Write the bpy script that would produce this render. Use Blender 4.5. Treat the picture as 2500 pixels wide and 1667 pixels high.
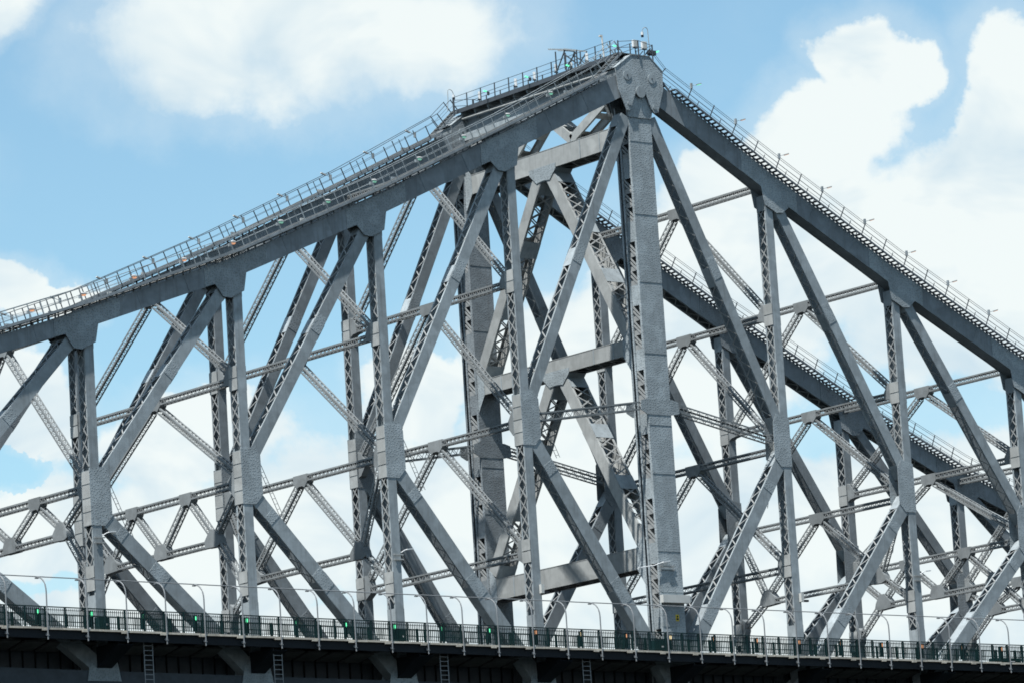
import bpy, math, random
from mathutils import Vector, Matrix
V = Vector
R_ = math.radians
rnd = random.Random(7)

for o in list(bpy.data.objects):
    bpy.data.objects.remove(o, do_unlink=True)
scene = bpy.context.scene
COL = scene.collection

# ------------------------------------------------------------------ camera
cam_d = bpy.data.cameras.new('camera')
cam = bpy.data.objects.new('camera', cam_d)
COL.objects.link(cam)
scene.camera = cam
cam_d.sensor_fit = 'HORIZONTAL'
cam_d.sensor_width = 36.0
cam_d.lens = 162.39
cam_d.clip_start = 1.0
cam_d.clip_end = 20000.0
yaw, pitch, roll = R_(38.4563), R_(10.0879), R_(-3.6296)
fw = V((math.sin(yaw) * math.cos(pitch), math.cos(yaw) * math.cos(pitch), math.sin(pitch)))
rt = V((math.cos(yaw), -math.sin(yaw), 0))
up = rt.cross(fw)
r2 = rt * math.cos(roll) + up * math.sin(roll)
u2 = -rt * math.sin(roll) + up * math.cos(roll)
mw = Matrix((r2, u2, -fw)).transposed().to_4x4()
mw.translation = V((-203.3977, -240.4539, -33.53))
cam.matrix_world = mw

# ------------------------------------------------------------------ sun
SUN = V((-0.42, -0.15, 0.90)).normalized()          # towards the sun
sun_d = bpy.data.lights.new('sun', 'SUN')
sun_d.energy = 5.0
sun_d.angle = R_(0.6)
sun_d.color = (1.0, 0.98, 0.955)
sun = bpy.data.objects.new('sun', sun_d)
COL.objects.link(sun)
sun.rotation_euler = SUN.to_track_quat('Z', 'Y').to_euler()
sun.location = (-60, -60, 90)

# ------------------------------------------------------------------ world: daylight sky with cumulus
world = bpy.data.worlds.new('World')
scene.world = world
world.use_nodes = True
world.cycles.sampling_method = 'MANUAL'
world.cycles.sample_map_resolution = 512
wt = world.node_tree
wt.nodes.clear()


def wn(kind, **kw):
    n = wt.nodes.new(kind)
    for k, v in kw.items():
        setattr(n, k, v)
    return n


def wl(a, b):
    wt.links.new(a, b)


def M(op, a, b=None, c=None, clamp=False):
    n = wn('ShaderNodeMath', operation=op)
    n.use_clamp = clamp
    for i, x in enumerate((a, b, c)):
        if x is None:
            continue
        if isinstance(x, (int, float)):
            n.inputs[i].default_value = x
        else:
            wl(x, n.inputs[i])
    return n.outputs[0]


sky = wn('ShaderNodeTexSky', sky_type='NISHITA')
sky.sun_disc = False
sky.sun_elevation = math.asin(SUN.z)
sky.sun_rotation = math.atan2(SUN.x, SUN.y)
sky.altitude = 0
sky.air_density = 1.0
sky.dust_density = 0.6
sky.ozone_density = 1.6
tc = wn('ShaderNodeTexCoord')
sep = wn('ShaderNodeSeparateXYZ')
wl(tc.outputs['Generated'], sep.inputs[0])


def wnoise(scale, detail, rough, off=(0, 0, 0), dist=0.0, sz=1.0):
    mp = wn('ShaderNodeMapping')
    wl(tc.outputs['Generated'], mp.inputs[0])
    mp.inputs['Location'].default_value = off
    mp.inputs['Scale'].default_value = (1, 1, sz)
    n = wn('ShaderNodeTexNoise')
    wl(mp.outputs[0], n.inputs['Vector'])
    n.inputs['Scale'].default_value = scale
    n.inputs['Detail'].default_value = detail
    n.inputs['Roughness'].default_value = rough
    n.inputs['Distortion'].default_value = dist
    return n


# azimuth and elevation in degrees, pushed about by noise so cloud edges billow
n1 = wnoise(20, 3, 0.6, (3.1, 0.4, 1.7))
n2 = wnoise(75, 5, 0.62, (0.3, 5.2, 2.2))
s1 = wn('ShaderNodeSeparateColor'); wl(n1.outputs['Color'], s1.inputs[0])
s2 = wn('ShaderNodeSeparateColor'); wl(n2.outputs['Color'], s2.inputs[0])
az = M('MULTIPLY', M('ARCTAN2', sep.outputs[0], sep.outputs[1]), 57.29578)
el = M('MULTIPLY', M('ARCSINE', sep.outputs[2]), 57.29578)


def warp(base, a, b, ka, kb):
    t = M('MULTIPLY_ADD', M('SUBTRACT', a, 0.5), ka, base)
    return M('MULTIPLY_ADD', M('SUBTRACT', b, 0.5), kb, t)


azw = warp(az, s1.outputs[0], s2.outputs[0], 1.6, 0.75)
elw = warp(el, s1.outputs[1], s2.outputs[1], 1.3, 0.7)

# cumulus banks: (azimuth, elevation, half width, half height) in degrees
CLOUDS = [
    (34.6, 13.85, 1.5, 0.85), (36.2, 14.1, 2.2, 1.0), (37.7, 13.9, 1.35, 0.75), (34.9, 13.4, 1.15, 0.5),
    (32.0, 14.6, 0.75, 0.45),
    (43.2, 13.05, 0.75, 0.75), (42.5, 12.2, 1.1, 0.75), (41.9, 11.6, 1.8, 0.75), (44.85, 12.3, 0.72, 1.3),
    (44.3, 10.7, 2.4, 1.45), (41.1, 10.6, 2.0, 1.1), (39.9, 9.6, 2.2, 1.3), (32.35, 11.05, 0.6, 0.42),
    (33.0, 10.85, 0.45, 0.25), (34.4, 9.15, 1.3, 0.62), (37.15, 9.4, 0.6, 0.7), (32.2, 9.6, 1.0, 0.7),
    (47.5, 12.0, 2.2, 1.8), (29.5, 12.6, 2.0, 1.1), (51.5, 15.5, 3.5, 1.6), (25.5, 16.5, 3.0, 1.4)]
HOLES = [(32.0, 8.9, 0.5, 0.2), (32.4, 7.35, 2.2, 0.28), (36.7, 7.0, 2.6, 0.25),
         (42.0, 6.6, 1.4, 0.2)]


def blob(a, e, ra, re, A, E_):
    x = M('DIVIDE', M('SUBTRACT', A, a), ra)
    y = M('DIVIDE', M('SUBTRACT', E_, e), re)
    return M('SUBTRACT', 1.0, M('ADD', M('MULTIPLY', x, x), M('MULTIPLY', y, y)))


acc = None
for a, e, ra, re in CLOUDS:
    b = blob(a, e, ra, re, azw, elw)
    acc = b if acc is None else M('SMOOTH_MAX', acc, b, 0.35)
bank = M('DIVIDE', M('SUBTRACT', 8.85, elw), 0.9)                       # the bank that rings the horizon
acc = M('SMOOTH_MAX', acc, bank, 0.4)
nb = wnoise(3.2, 3, 0.55, (7.7, 1.3, 0.9), 0.3, 1.5)                        # the rest of the sky dome, same weather
gen = M('MULTIPLY', M('SUBTRACT', nb.outputs['Fac'], 0.60), 9.0)
gen = M('MULTIPLY', gen, M('GREATER_THAN', el, 15.6))
gen = M('ADD', gen, M('MULTIPLY', M('LESS_THAN', el, 15.6), -1.5))
acc = M('MAXIMUM', M('MAXIMUM', acc, -1.6), gen)
for a, e, ra, re in HOLES:
    h = M('MAXIMUM', blob(a, e, ra, re, azw, elw), 0.0)
    acc = M('MULTIPLY_ADD', h, -1.9, acc)
n3 = wnoise(34, 6, 0.62, (1.2, 9.1, 4.2), 0.35)
acc = M('MULTIPLY_ADD', M('SUBTRACT', n3.outputs['Fac'], 0.5), 1.5, acc)
# the left-hand clouds are ragged and thin, the tall ones to the right firmer
fm1 = wn('ShaderNodeMapRange', interpolation_type='SMOOTHSTEP')
wl(az, fm1.inputs['Value'])
fm1.inputs['From Min'].default_value = 38.3
fm1.inputs['From Max'].default_value = 40.5
fm2 = wn('ShaderNodeMapRange', interpolation_type='SMOOTHSTEP')
wl(el, fm2.inputs['Value'])
fm2.inputs['From Min'].default_value = 12.4
fm2.inputs['From Max'].default_value = 11.6
soft = M('MULTIPLY_ADD', M('MAXIMUM', fm1.outputs[0], fm2.outputs[0]), -1.0, 1.5)
mr = wn('ShaderNodeMapRange', interpolation_type='SMOOTHSTEP')
wl(M('DIVIDE', acc, soft), mr.inputs['Value'])
mr.inputs['From Min'].default_value = -0.35
mr.inputs['From Max'].default_value = 0.62
# faint veil round the clouds
mv = wn('ShaderNodeMapRange', interpolation_type='SMOOTHSTEP')
wl(acc, mv.inputs['Value'])
mv.inputs['From Min'].default_value = -1.6
mv.inputs['From Max'].default_value = 0.4
dens = M('MAXIMUM', M('MULTIPLY', mr.outputs[0], 0.97), M('MULTIPLY', mv.outputs[0], 0.30))
# cloud tone: bright tops, cooler greyer bellies by their own thickness
n4 = wnoise(26, 4, 0.58, (5.5, 2.1, 8.8), 0.4, 1.6)
ramp = wn('ShaderNodeValToRGB')
wl(n4.outputs['Fac'], ramp.inputs[0])
ramp.color_ramp.elements[0].position = 0.25
ramp.color_ramp.elements[0].color = (3.75, 4.7, 5.3, 1)
ramp.color_ramp.elements[1].position = 0.56
ramp.color_ramp.elements[1].color = (5.6, 6.0, 5.95, 1)
skc = wn('ShaderNodeMix', data_type='RGBA', blend_type='MULTIPLY')
skc.inputs['Factor'].default_value = 1.0
wl(sky.outputs[0], skc.inputs['A'])
skc.inputs['B'].default_value = (0.92, 1.08, 1.0, 1)
mix = wn('ShaderNodeMix', data_type='RGBA')
wl(dens, mix.inputs['Factor'])
wl(skc.outputs['Result'], mix.inputs['A'])
wl(ramp.outputs[0], mix.inputs['B'])
bg = wn('ShaderNodeBackground')
bg.inputs['Strength'].default_value = 0.096
wl(mix.outputs['Result'], bg.inputs[0])
out = wn('ShaderNodeOutputWorld')
wl(bg.outputs[0], out.inputs[0])

scene.render.engine = 'CYCLES'
scene.view_settings.view_transform = 'Standard'
scene.view_settings.look = 'None'
scene.view_settings.exposure = 0.75
scene.view_settings.gamma = 1.0
scene.view_settings.use_curve_mapping = False
scene.render.resolution_x = 1024
scene.render.resolution_y = 682
scene.cycles.filter_width = 1.7
scene.cycles.max_bounces = 4
scene.cycles.diffuse_bounces = 1
scene.cycles.glossy_bounces = 2
scene.cycles.transmission_bounces = 0

# ------------------------------------------------------------------ materials
MATS = {}


def mat(name, col, rough=0.6, metal=0.0, var=0.0, streak=0.0, rivet=None, emit=None, spec=0.14, grime=None, nscale=1.3):
    m = bpy.data.materials.new(name)
    m.use_nodes = True
    t = m.node_tree
    b = t.nodes['Principled BSDF']
    b.inputs['Roughness'].default_value = rough
    b.inputs['Metallic'].default_value = metal
    b.inputs['Specular IOR Level'].default_value = spec
    b.inputs['Base Color'].default_value = (*col, 1)
    L = t.links.new
    N = t.nodes.new
    if emit:
        b.inputs['Emission Color'].default_value = (*emit[0], 1)
        b.inputs['Emission Strength'].default_value = emit[1]
    if var or streak or rivet:
        g = N('ShaderNodeNewGeometry')
        rgb = N('ShaderNodeRGB')
        rgb.outputs[0].default_value = (*col, 1)
        cur = rgb.outputs[0]
        if var:
            n = N('ShaderNodeTexNoise')
            n.inputs['Scale'].default_value = nscale
            n.inputs['Detail'].default_value = 8
            n.inputs['Roughness'].default_value = 0.65
            L(g.outputs['Position'], n.inputs['Vector'])
            r = N('ShaderNodeMapRange')
            r.inputs['From Min'].default_value = 0.3
            r.inputs['From Max'].default_value = 0.7
            r.inputs['To Min'].default_value = 1 - var
            r.inputs['To Max'].default_value = 1 + var
            L(n.outputs['Fac'], r.inputs['Value'])
            mx = N('ShaderNodeVectorMath'); mx.operation = 'SCALE'
            L(cur, mx.inputs[0]); L(r.outputs[0], mx.inputs['Scale'])
            cur = mx.outputs[0]
        if streak:
            oi = N('ShaderNodeObjectInfo')
            r = N('ShaderNodeMapRange'); r.inputs['To Min'].default_value = 0.9; r.inputs['To Max'].default_value = 1.1
            L(oi.outputs['Random'], r.inputs['Value'])
            pn = N('ShaderNodeTexNoise'); pn.inputs['Scale'].default_value = 0.55; pn.inputs['Detail'].default_value = 2
            L(g.outputs['Position'], pn.inputs['Vector'])
            pr = N('ShaderNodeMapRange'); pr.interpolation_type = 'SMOOTHSTEP'
            pr.inputs['From Min'].default_value = 0.50; pr.inputs['From Max'].default_value = 0.56
            pr.inputs['To Min'].default_value = 0.93; pr.inputs['To Max'].default_value = 1.07
            L(pn.outputs['Fac'], pr.inputs['Value'])
            mm = N('ShaderNodeMath'); mm.operation = 'MULTIPLY'; L(r.outputs[0], mm.inputs[0]); L(pr.outputs[0], mm.inputs[1])
            mx = N('ShaderNodeVectorMath'); mx.operation = 'SCALE'
            L(cur, mx.inputs[0]); L(mm.outputs[0], mx.inputs['Scale'])
            cur = mx.outputs[0]
            rn = N('ShaderNodeTexNoise'); rn.inputs['Scale'].default_value = 2.3; rn.inputs['Detail'].default_value = 7
            rn.inputs['Roughness'].default_value = 0.7
            L(g.outputs['Position'], rn.inputs['Vector'])
            rr = N('ShaderNodeMapRange'); rr.inputs['From Min'].default_value = 0.63; rr.inputs['From Max'].default_value = 0.74
            rr.inputs['To Max'].default_value = 0.45
            L(rn.outputs['Fac'], rr.inputs['Value'])
            mx = N('ShaderNodeMix'); mx.data_type = 'RGBA'
            L(rr.outputs[0], mx.inputs['Factor']); L(cur, mx.inputs['A'])
            mx.inputs['B'].default_value = (0.12, 0.085, 0.065, 1)
            cur = mx.outputs['Result']
            mp = N('ShaderNodeMapping'); mp.inputs['Scale'].default_value = (3.4, 3.4, 0.15)
            L(g.outputs['Position'], mp.inputs[0])
            n = N('ShaderNodeTexNoise'); n.inputs['Scale'].default_value = 1.6
            n.inputs['Detail'].default_value = 6; n.inputs['Roughness'].default_value = 0.6
            L(mp.outputs[0], n.inputs['Vector'])
            r = N('ShaderNodeMapRange')
            r.inputs['From Min'].default_value = 0.52; r.inputs['From Max'].default_value = 0.78
            r.inputs['To Min'].default_value = 0.0; r.inputs['To Max'].default_value = streak
            L(n.outputs['Fac'], r.inputs['Value'])
            mx = N('ShaderNodeMix'); mx.data_type = 'RGBA'
            L(r.outputs[0], mx.inputs['Factor']); L(cur, mx.inputs['A'])
            mx.inputs['B'].default_value = (*(grime or (0.10, 0.10, 0.098)), 1)
            cur = mx.outputs['Result']
        if rivet:
            sx = N('ShaderNodeSeparateXYZ'); L(g.outputs['Position'], sx.inputs[0])
            ad = N('ShaderNodeMath'); ad.operation = 'ADD'
            L(sx.outputs[0], ad.inputs[0]); L(sx.outputs[1], ad.inputs[1])
            cb = N('ShaderNodeCombineXYZ'); L(ad.outputs[0], cb.inputs[0]); L(sx.outputs[2], cb.inputs[1])
            vo = N('ShaderNodeTexVoronoi'); vo.voronoi_dimensions = '2D'
            vo.inputs['Scale'].default_value = rivet
            vo.inputs['Randomness'].default_value = 0.8
            L(cb.outputs[0], vo.inputs['Vector'])
            r = N('ShaderNodeMapRange'); r.interpolation_type = 'SMOOTHSTEP'
            r.inputs['From Min'].default_value = 0.16; r.inputs['From Max'].default_value = 0.30
            r.inputs['To Min'].default_value = 1.0; r.inputs['To Max'].default_value = 0.0
            L(vo.outputs['Distance'], r.inputs['Value'])
            bp = N('ShaderNodeBump'); bp.inputs['Strength'].default_value = 1.0
            bp.inputs['Distance'].default_value = 0.012
            L(r.outputs[0], bp.inputs['Height'])
            L(bp.outputs[0], b.inputs['Normal'])
            rm = N('ShaderNodeMapRange'); rm.interpolation_type = 'SMOOTHSTEP'
            rm.inputs['From Min'].default_value = 0.12; rm.inputs['From Max'].default_value = 0.34
            rm.inputs['To Min'].default_value = 0.78; rm.inputs['To Max'].default_value = 1.03
            L(vo.outputs['Distance'], rm.inputs['Value'])
            mx = N('ShaderNodeVectorMath'); mx.operation = 'SCALE'
            L(cur, mx.inputs[0]); L(rm.outputs[0], mx.inputs['Scale'])
            cur = mx.outputs[0]
        L(cur, b.inputs['Base Color'])
    MATS[name] = m
    return m


PAINT = (0.235, 0.267, 0.28)
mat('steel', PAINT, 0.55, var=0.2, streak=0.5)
mat('steel_far_dim', (0.165, 0.187, 0.198), 0.6, var=0.18, streak=0.4)  # far truss: dimmer light put into a darker base colour
mat('steel_far_dim_riveted', (0.165, 0.187, 0.198), 0.6, var=0.18, streak=0.35, rivet=5.6)  # riveted plates of the far truss, dimmed in colour the same way
mat('steel_riveted', (0.248, 0.283, 0.297), 0.55, var=0.14, streak=0.25, rivet=5.6)
mat('steel_chord', (0.185, 0.212, 0.228), 0.6, var=0.16, streak=0.5, grime=(0.09, 0.09, 0.085))
mat('steel_lace', (0.225, 0.235, 0.232), 0.55, var=0.12)
mat('steel_light', (0.27, 0.282, 0.275), 0.5, var=0.12, streak=0.3)
mat('steel_sway', (0.17, 0.186, 0.19), 0.55, var=0.14, streak=0.35, grime=(0.12, 0.11, 0.10))
mat('fascia', (0.011, 0.014, 0.017), 0.6, var=0.2)  # near-black: shade at and below the deck edge put into the colour
mat('steel_dusty', (0.27, 0.27, 0.25), 0.7, var=0.25, streak=0.6, grime=(0.11, 0.085, 0.07))
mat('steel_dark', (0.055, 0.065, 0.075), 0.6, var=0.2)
mat('stair_steel', (0.095, 0.11, 0.125), 0.6, var=0.2)
mat('galvanised', (0.20, 0.213, 0.22), 0.45, metal=0.25, var=0.15)
mat('fence_green', (0.0045, 0.02, 0.021), 0.4, var=0.15)
mat('fence_inner', (0.005, 0.02, 0.018), 0.45, var=0.15)
mat('concrete', (0.42, 0.39, 0.33), 0.85, var=0.22, streak=0.6, grime=(0.16, 0.15, 0.13), nscale=2.5)
mat('concrete_dark', (0.10, 0.1, 0.096), 0.9, var=0.25, streak=0.4)
mat('asphalt', (0.035, 0.035, 0.037), 0.9, var=0.3, nscale=4)
mat('lamp_grey', (0.30, 0.31, 0.31), 0.5, var=0.1)
mat('grating', (0.11, 0.118, 0.12), 0.7, var=0.25)
mat('white', (0.55, 0.57, 0.57), 0.4, var=0.05)
mat('black', (0.015, 0.016, 0.02), 0.3)
mat('yellow', (0.55, 0.42, 0.03), 0.5, var=0.1)
mat('grey_box', (0.42, 0.43, 0.41), 0.6, var=0.1)
mat('rust', (0.17, 0.10, 0.07), 0.8, var=0.4)
mat('lens_green', (0.15, 0.5, 0.3), 0.3, emit=((0.12, 1.0, 0.45), 0.8))
mat('lens_teal', (0.3, 0.5, 0.42), 0.3, emit=((0.25, 0.9, 0.55), 0.22))
mat('lens_orange', (0.5, 0.28, 0.16), 0.3, emit=((1.0, 0.45, 0.22), 0.4))
mat('lens_warm', (0.9, 0.75, 0.5), 0.3, emit=((1.0, 0.8, 0.45), 0.7))
mat('water', (0.010, 0.014, 0.014), 0.35, var=0.2, spec=0.1)

# ------------------------------------------------------------------ helpers
ORG = {}
UNIT = {}


class MB:
    def __init__(s):
        s.v = []
        s.f = []

    def box(s, c, a, b, d):
        c = V(c); a = V(a); b = V(b); d = V(d)
        n = len(s.v)
        for x in (-1, 1):
            for y in (-1, 1):
                for z in (-1, 1):
                    s.v.append(c + a * x + b * y + d * z)
        s.f += [(n, n + 1, n + 3, n + 2), (n + 4, n + 6, n + 7, n + 5), (n, n + 4, n + 5, n + 1),
                (n + 2, n + 3, n + 7, n + 6), (n, n + 2, n + 6, n + 4), (n + 1, n + 5, n + 7, n + 3)]
        return s

    def aab(s, x0, x1, y0, y1, z0, z1):
        return s.box(((x0 + x1) / 2, (y0 + y1) / 2, (z0 + z1) / 2), ((x1 - x0) / 2, 0, 0), (0, (y1 - y0) / 2, 0), (0, 0, (z1 - z0) / 2))

    def bar(s, p0, p1, nrm, w, t):
        p0 = V(p0); p1 = V(p1); a = (p1 - p0)
        L = a.length; a /= L; n = V(nrm); n = (n - a * n.dot(a)).normalized(); sd = a.cross(n)
        return s.box((p0 + p1) / 2, a * L / 2, sd * w / 2, n * t / 2)

    def tube(s, pts, r, n=6):
        pts = [V(p) for p in pts]
        rings = []
        for i, p in enumerate(pts):
            d = (pts[min(i + 1, len(pts) - 1)] - pts[max(i - 1, 0)]).normalized()
            ref = V((0, 0, 1)) if abs(d.z) < 0.9 else V((1, 0, 0))
            x = d.cross(ref).normalized(); y = d.cross(x)
            rings.append(len(s.v))
            for k in range(n):
                t = 2 * math.pi * k / n
                s.v.append(p + x * r * math.cos(t) + y * r * math.sin(t))
        for i in range(len(pts) - 1):
            for k in range(n):
                a, b = rings[i] + k, rings[i] + (k + 1) % n
                c, d = rings[i + 1] + (k + 1) % n, rings[i + 1] + k
                s.f.append((a, b, c, d))
        s.f.append(tuple(rings[0] + k for k in reversed(range(n))))
        s.f.append(tuple(rings[-1] + k for k in range(n)))
        return s

    def prism(s, poly, ex):
        ex = V(ex); n = len(s.v); m = len(poly)
        poly = [V(p) for p in poly]
        nn = V((0, 0, 0))
        for i in range(m):
            nn += poly[i].cross(poly[(i + 1) % m])
        if nn.dot(ex) > 0:
            poly = poly[::-1]
        for p in poly:
            s.v.append(V(p))
        for p in poly:
            s.v.append(V(p) + ex)
        s.f.append(tuple(range(n, n + m)))
        s.f.append(tuple(range(n + 2 * m - 1, n + m - 1, -1)))
        for i in range(m):
            j = (i + 1) % m
            s.f.append((n + i, n + m + i, n + m + j, n + j))
        return s


def link(name, data, m=None, parent=None):
    o = bpy.data.objects.new(name, data)
    COL.objects.link(o)
    if parent is not None:
        o.parent = parent
    return o


def tag(o, label, cat, group=None):
    o['label'] = label
    o['category'] = cat
    if group:
        o['group'] = group
    return o


def thing(name, label, cat, loc=(0, 0, 0), group=None):
    o = link(name, None)
    o.empty_display_size = 0.3
    o.location = loc
    ORG[o] = V(loc)
    return tag(o, label, cat, group)


def mesh(name, mb, m, org=V((0, 0, 0))):
    me = bpy.data.meshes.new(name)
    me.from_pydata([tuple(v - org) for v in mb.v], [], mb.f)
    me.materials.append(MATS[m])
    me.update()
    return me


def part(name, mb, m, parent, stuff=False):
    org = ORG[parent]
    o = link(name, mesh(name, mb, m, org), parent=parent)
    ORG[o] = org
    if stuff:
        o['kind'] = 'stuff'
    return o


def single(name, mb, m, label, cat, loc, group=None):
    loc = V(loc)
    o = link(name, mesh(name, mb, m, loc))
    o.location = loc
    ORG[o] = loc
    return tag(o, label, cat, group)


def struct(name, mb, m):
    o = link(name, mesh(name, mb, m))
    o['kind'] = 'structure'
    ORG[o] = V((0, 0, 0))
    return o


def piece(name, m, parent, c, a, b, d):
    """one small box piece; all share one unit mesh per material"""
    if m not in UNIT:
        UNIT[m] = mesh('unit_' + m, MB().box((0, 0, 0), (1, 0, 0), (0, 1, 0), (0, 0, 1)), m)
    o = link(name, UNIT[m], parent=parent)
    org = ORG[parent]
    mx = Matrix((V(a), V(b), V(d))).transposed().to_4x4()
    mx.translation = V(c) - org
    o.matrix_basis = mx
    ORG[o] = org
    return o


def bar_axes(p0, p1, nrm, w, t):
    p0 = V(p0); p1 = V(p1); a = p1 - p0
    L = a.length; a = a / L; n = V(nrm); n = (n - a * n.dot(a)).normalized(); sd = a.cross(n)
    return (p0 + p1) / 2, a * L / 2, sd * w / 2, n * t / 2


ORD = ['', 'first', 'second', 'third', 'fourth', 'fifth', 'sixth', 'seventh', 'eighth', 'ninth', 'tenth', 'eleventh', 'twelfth',
       'thirteenth', 'fourteenth', 'fifteenth', 'sixteenth', 'seventeenth', 'eighteenth', 'nineteenth', 'twentieth',
       'twenty-first', 'twenty-second', 'twenty-third', 'twenty-fourth', 'twenty-fifth', 'twenty-sixth', 'twenty-seventh',
       'twenty-eighth', 'twenty-ninth', 'thirtieth', 'thirty-first', 'thirty-second', 'thirty-third', 'thirty-fourth',
       'thirty-fifth', 'thirty-sixth', 'thirty-seventh', 'thirty-eighth', 'thirty-ninth', 'fortieth', 'forty-first', 'forty-second', 'forty-third', 'forty-fourth']


def side(k):
    return 'left' if k < 0 else 'right'


# ------------------------------------------------------------------ bridge geometry (metres, x along, y across, z up, z = 0 at the footpath)
P = 11.6
YF = 19.0          # far truss plane
DY = 0.9           # depth of a truss member
YC = 9.95          # middle of the bridge
XT = 0.17          # centre of the tower legs
KN = 8            # panels built each side of the tower
CH = {-8: 10.6, -7: 12.0, -6: 14.0, -5: 16.9, -4: 20.55, -3: 24.65, -2: 29.6, -1: 35.05, 0: 40.6, 1: 34.1, 2: 27.95, 3: 22.2, 4: 17.1, 5: 12.9, 6: 10.7, 7: 9.7, 8: 9.4}
CT = {-8: 1.0, -7: 1.0, -6: 1.0, -5: 1.1, -4: 1.2, -3: 1.3, -2: 1.4, -1: 1.55, 0: 1.75, 1: 1.6, 2: 1.5, 3: 1.5, 4: 1.4, 5: 1.3, 6: 1.2, 7: 1.2, 8: 1.2}
MID = {-8: 5.0, -7: 5.5, -6: 6.3, -5: 7.5, -4: 9.1, -3: 10.9, -2: 13.1, -1: 15.8, 1: 15.3, 2: 12.5, 3: 9.65, 4: 7.6, 5: 6.0, 6: 5.2, 7: 4.8, 8: 4.7}
UPS = {-1: 25.28, -2: 20.95, -3: 17.35, 1: 24.45, 2: 19.5, 3: 15.3}      # upper sway strut
MST = {-8: 8.2, -7: 8.3, -6: 8.6, -5: 9.2, -4: 9.85, -3: 10.6, -2: 12.8, -1: 15.68, 1: 14.95, 2: 11.9, 3: 9.27, 4: 8.3, 5: 7.8, 6: 7.5, 7: 7.4, 8: 7.4}  # middle sway strut
LST = {-8: 7.0, -7: 7.0, -6: 7.2, -5: 7.2, -4: 7.25, -3: 7.2, -2: 6.76, -1: 6.74, 1: 6.42, 2: 6.42, 3: 6.42, 4: 6.3, 5: 6.2, 6: 6.1, 7: 6.1, 8: 6.1}     # lower sway strut


def zd(x):
    return -0.12 - 0.0085 * x + 0.00006 * x * x


def zb(x):
    return zd(x) - 2.1


def chord_z(x):
    k = max(-KN, min(KN - 1, math.floor(x / P)))
    t = (x - k * P) / P
    return CH[k] + (CH[k + 1] - CH[k]) * t


def chord_t(x):
    k = max(-KN, min(KN - 1, math.floor(x / P)))
    t = (x - k * P) / P
    return CT[k] + (CT[k + 1] - CT[k]) * t


def chord_top(x):
    return chord_z(x) + chord_t(x) / 2


# ------------------------------------------------------------------ setting
struct('river_water', MB().box((0, 0, -36.2), (6000, 0, 0), (0, 6000, 0), (0, 0, 0.1)), 'water')
LX, RX = -KN * P, KN * P


def deck_strip(y0, y1, dz0, dz1, n=24, x0=LX, x1=RX):
    mb = MB()
    for i in range(n):
        a = x0 + (x1 - x0) * i / n
        b = x0 + (x1 - x0) * (i + 1) / n
        base = len(mb.v)
        for x in (a, b):
            for y in (y0, y1):
                for z in (dz0, dz1):
                    mb.v.append(V((x, y, zd(x) + z)))
        q = base
        mb.f += [(q, q + 4, q + 5, q + 1), (q + 2, q + 3, q + 7, q + 6), (q, q + 2, q + 6, q + 4), (q + 1, q + 5, q + 7, q + 3)]
        if i == 0:
            mb.f.append((q, q + 1, q + 3, q + 2))
        if i == n - 1:
            mb.f.append((q + 4, q + 6, q + 7, q + 5))
    return mb


struct('footpath', deck_strip(-2.55, 1.59, -0.18, 0.0), 'concrete_dark')
struct('footpath', deck_strip(18.31, YF + DY + 2.55, -0.18, 0.0), 'concrete_dark')
struct('roadway', deck_strip(1.6, 18.3, -0.45, -0.1), 'asphalt')

# ------------------------------------------------------------------ truss members
LACE_BUDGET = [290]


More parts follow.
